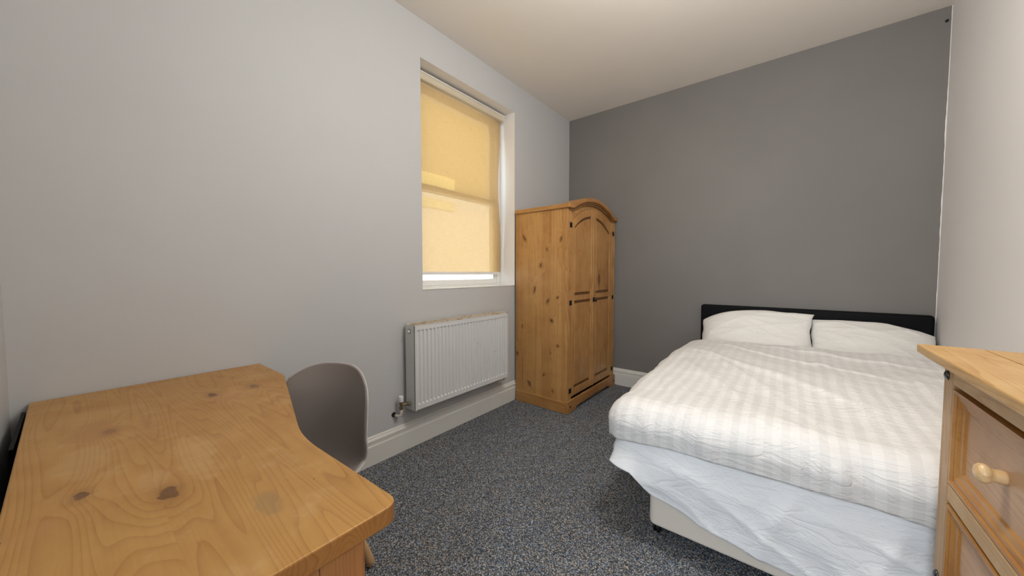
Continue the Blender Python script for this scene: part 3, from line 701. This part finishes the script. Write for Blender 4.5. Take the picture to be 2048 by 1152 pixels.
# sheet hanging under the duvet at the foot, wrapping round the left corner
def zb(s_):     # bottom edge height along the foot (s = x)
    P_ = [(-.62, .345), (-.545, .325), (-.46, .245), (-.245, .180), (-.08, .152), (.02, .140), (.76, .11)]
    for (a_, za), (b_, zc) in zip(P_, P_[1:]):
        if s_ <= b_: return za+(zc-za)*max(0, (s_-a_))/(b_-a_)
    return .11
def sheet(u, v):
    Ls, Lf = 1.1, 1.345
    t = -Ls+(Ls+Lf)*u          # t<0: left side going to the head
    # path of the sheet's top in plan
    r = .05
    if t >= 0: px, py, nx, ny = -.585+t, 1.543, 0, -1
    else: px, py, nx, ny = -.585, 1.543-t, -1, 0
    if abs(t) < .06:
        k = (t+.06)/.12; a_ = PI+PI/2*k; px = -.545+.0425*math.cos(a_)+0; py = 1.583+.0425*math.sin(a_); nx, ny = math.cos(a_), math.sin(a_)
    z0 = .50
    if t >= 0: z1 = zb(-.60+t)
    else: z1 = .345+.03*min(1, -t/.3)+.012*math.sin(t*14)
    z = z0+(z1-z0)*v
    out = .012*v+.02*math.sin(PI*v)*.4
    if abs(t) < .14: out += .045*(1-abs(t)/.14)*v*v
    wv = .012*noise.noise(Vector((t*5, z*5+t*3, 3)))+.009*ridged((t*.5+z*1.6)*1.6, (t*.9-z*.4)*5, 1)+.010*ridged(t*2.2+z, (z*6+t*2.4), 6)+.004*noise.noise(Vector((t*18, z*14, 3)))
    out += wv*min(1, v*2.5)
    if t < 0: out = min(out, .04)
    z += .006*noise.noise(Vector((t*9, 2, 3)))*v
    x = px+nx*out; y = py+ny*out
    return (min(x, .775), y, z)
mb = MB(); mb.grid(240, 46, sheet)
shh = obj('bed_sheet', mb, M['sheet'], smooth=True, loc=(.1, 1.55, .3))
sm = shh.modifiers.new('thick', 'SOLIDIFY'); sm.thickness = .0025; sm.offset = -1
tag(shh, 'plain white flat sheet hanging below the duvet at the foot of the bed', 'sheet')

def pillow(name, label, cx_, cy_, cz_, hu, hv, th, tilt, yaw, seed, droop=0.):
    mb = MB(); nu, nv = 60, 44
    R_ = Matrix.Rotation(yaw, 3, 'Z') @ Matrix.Rotation(tilt, 3, 'X')
    def side(sg):
        def fn(u, v):
            s_, t = (u*2-1), (v*2-1)
            e = max(0, (1-abs(s_)**3.2))**.55*max(0, (1-abs(t)**2.6))**.6
            pin = 1-.07*(abs(t)**3); pin2 = 1-.10*(abs(s_)**4)
            X_, Y_ = s_*hu*(1-.05*(1-abs(t)**2)*abs(s_)**6), t*hv*(1-.04*abs(s_)**2)
            h = sg*(th*e+.0035)
            wr = .012*noise.noise(Vector((X_*5+seed, Y_*7, sg)))+.007*ridged(X_*2.2+Y_*1.5+seed, Y_*9-X_*2.5, sg*2)+.008*ridged(X_*3+seed*2, Y_*12+X_*5, sg*4+1)
            h += sg*wr*min(1, e*1.6)
            Y_ += .010*noise.noise(Vector((X_*7, seed, 4)))*abs(t)**4
            X_ += .010*noise.noise(Vector((Y_*12, seed, 8)))*abs(s_)**6
            p_ = R_ @ Vector((X_, Y_, h))
            p_.z -= droop*max(0, s_)**2*.5*(1 if droop > 0 else 0)
            if droop < 0: p_.z += droop*max(0, -s_)**2.2
            return (p_.x+cx_, p_.y+cy_, p_.z+cz_)
        return fn
    mb.grid(nu, nv, side(1)); n0 = len(mb.v); mb.grid(nu, nv, side(-1))
    W_ = nu+1
    ring = [i for i in range(nu)]+[nu+j*W_ for j in range(nv)]+[nv*W_+nu-i for i in range(nu)]+[(nv-j)*W_ for j in range(nv)]
    for i in range(len(ring)):
        a_, b_ = ring[i], ring[(i+1) % len(ring)]; mb.f.append((a_, b_, b_+n0, a_+n0))
    o = obj(name, mb, M['pillow'], smooth=True, loc=(cx_, cy_, cz_)); tag(o, label, 'pillow'); return o
pillow('pillow', 'left white pillow, the higher one, propped against the black headboard', -.215, 3.362, .727, .372, .20, .055, math.radians(52), 0, 1.3, -.10)
pillow('pillow', 'right white pillow, the lower one, beside the right wall', .452, 3.405, .702, .318, .185, .050, math.radians(50), 0, 5.1, .13)

# ------------------------------------------------------------------ chest of drawers
CXF, CXB, CYN, CYF, CZ = .337, .775, .50, 1.452, 1.0
cd = thing('chest_of_drawers', 'pale pine chest of drawers with turned wooden knobs by the right wall', 'chest of drawers', (.55, .976, 0))
# top: end-to-end front board and cross boards behind it
mb = MB(); mb.box(.289, .404, CYN-.03, 1.472, CZ-.023, CZ); obj('top_board', mb, M['chest_y'], cd, .004, seg=3)
ys_ = [1.472, 1.398, 1.22, 1.02, .82, CYN-.03]
for i in range(5):
    mb = MB(); mb.box(.4065, .780, ys_[i+1]+.0008, ys_[i]-.0008, CZ-.023, CZ-.0008); obj('top_board', mb, M['chest_x'], cd, .0015)
mb = MB(); mb.box(CXF+.02, CXB, CYF-.018, CYF, .0, CZ-.024); obj('side_panel', mb, M['chest_z'], cd, .002)
mb = MB(); mb.box(CXF+.02, CXB, CYN, CYN+.018, .0, CZ-.024); obj('side_panel', mb, M['chest_z'], cd, .002)
mb = MB(); mb.box(CXB-.008, CXB, CYN+.02, CYF-.02, .05, CZ-.024); obj('back_panel', mb, M['chest_y'], cd)
for y0, y1 in ((CYF-.062, CYF), (CYN, CYN+.062)):
    mb = MB(); mb.box(CXF, CXF+.02, y0, y1, 0, CZ-.024); st_ = obj('stile', mb, M['chest_z'], cd, .0025)
    for z in (.930, .384):
        m2 = MB(); m2.lathe([(.0125, 0), (.012, -.003), (.008, -.006), (.003, -.0075)], (CXF, (y1-.028 if y1 == CYF else y0+.028), z), 'x', 20); obj('stud', m2, M['hinge_stud'], st_, smooth=True)
DY0, DY1 = CYN+.064, CYF-.064
for z0, z1 in ((.914, CZ-.024), (.612, .656), (.312, .356), (0, .055)):
    mb = MB(); mb.box(CXF+.0005, CXF+.02, DY0-.001, DY1+.001, z0, z1); obj('rail', mb, M['chest_y'], cd, .0025)
def mitred(x_out, x_in, o_, i_):
    """frame ring between rectangle o_ (y0,y1,z0,z1) at depth x_out and rectangle i_ at depth x_in"""
    a_ = [(x_out, o_[0], o_[2]), (x_out, o_[1], o_[2]), (x_out, o_[1], o_[3]), (x_out, o_[0], o_[3])]
    b_ = [(x_in, i_[0], i_[2]), (x_in, i_[1], i_[2]), (x_in, i_[1], i_[3]), (x_in, i_[0], i_[3])]
    return a_+b_, [(k, (k+1) % 4, 4+(k+1) % 4, 4+k) for k in range(4)]
for z0, z1 in ((.658, .905), (.358, .605), (.060, .305)):
    d_ = MB(); d_.box(CXF+.022, CXB-.02, DY0+.004, DY1-.004, z0+.004, z1-.004)
    dw = obj('drawer', d_, M['chest_panel'], cd)
    fm = MB()
    rings = [(0, .002), (0, .010), (.005, .012), (.006, .024), (.010, .027), (.012, .040), (.0175, .044)]
    pro = .0
    for (x_a, i_a), (x_b, i_b) in zip([(.021, .0015)]+rings, rings):
        va_, fa = mitred(CXF-pro+x_a, CXF-pro+x_b, (DY0+i_a, DY1-i_a, z0+i_a, z1-i_a), (DY0+i_b, DY1-i_b, z0+i_b, z1-i_b)); fm.add(va_, fa)
    obj('drawer_moulding', fm, M['chest_mould'], dw)
    m2 = MB(); m2.box(CXF+.0165, CXF+.0215, DY0+.042, DY1-.042, z0+.042, z1-.042); obj('drawer_panel', m2, M['chest_panel'], dw)
    for ky in (1.150, CYN+CYF-1.150):
        m2 = MB(); zc = (z0+z1)/2+.006
        m2.lathe([(.0145, 0), (.0135, -.003), (.0140, -.006), (.0130, -.013), (.0130, -.018), (.0175, -.022), (.0200, -.027), (.0195, -.033), (.0150, -.038), (.008, -.0405), (.001, -.041)], (CXF+.0165, ky, zc), 'x', 28)
        obj('knob', m2, M['knob'], dw, smooth=True)
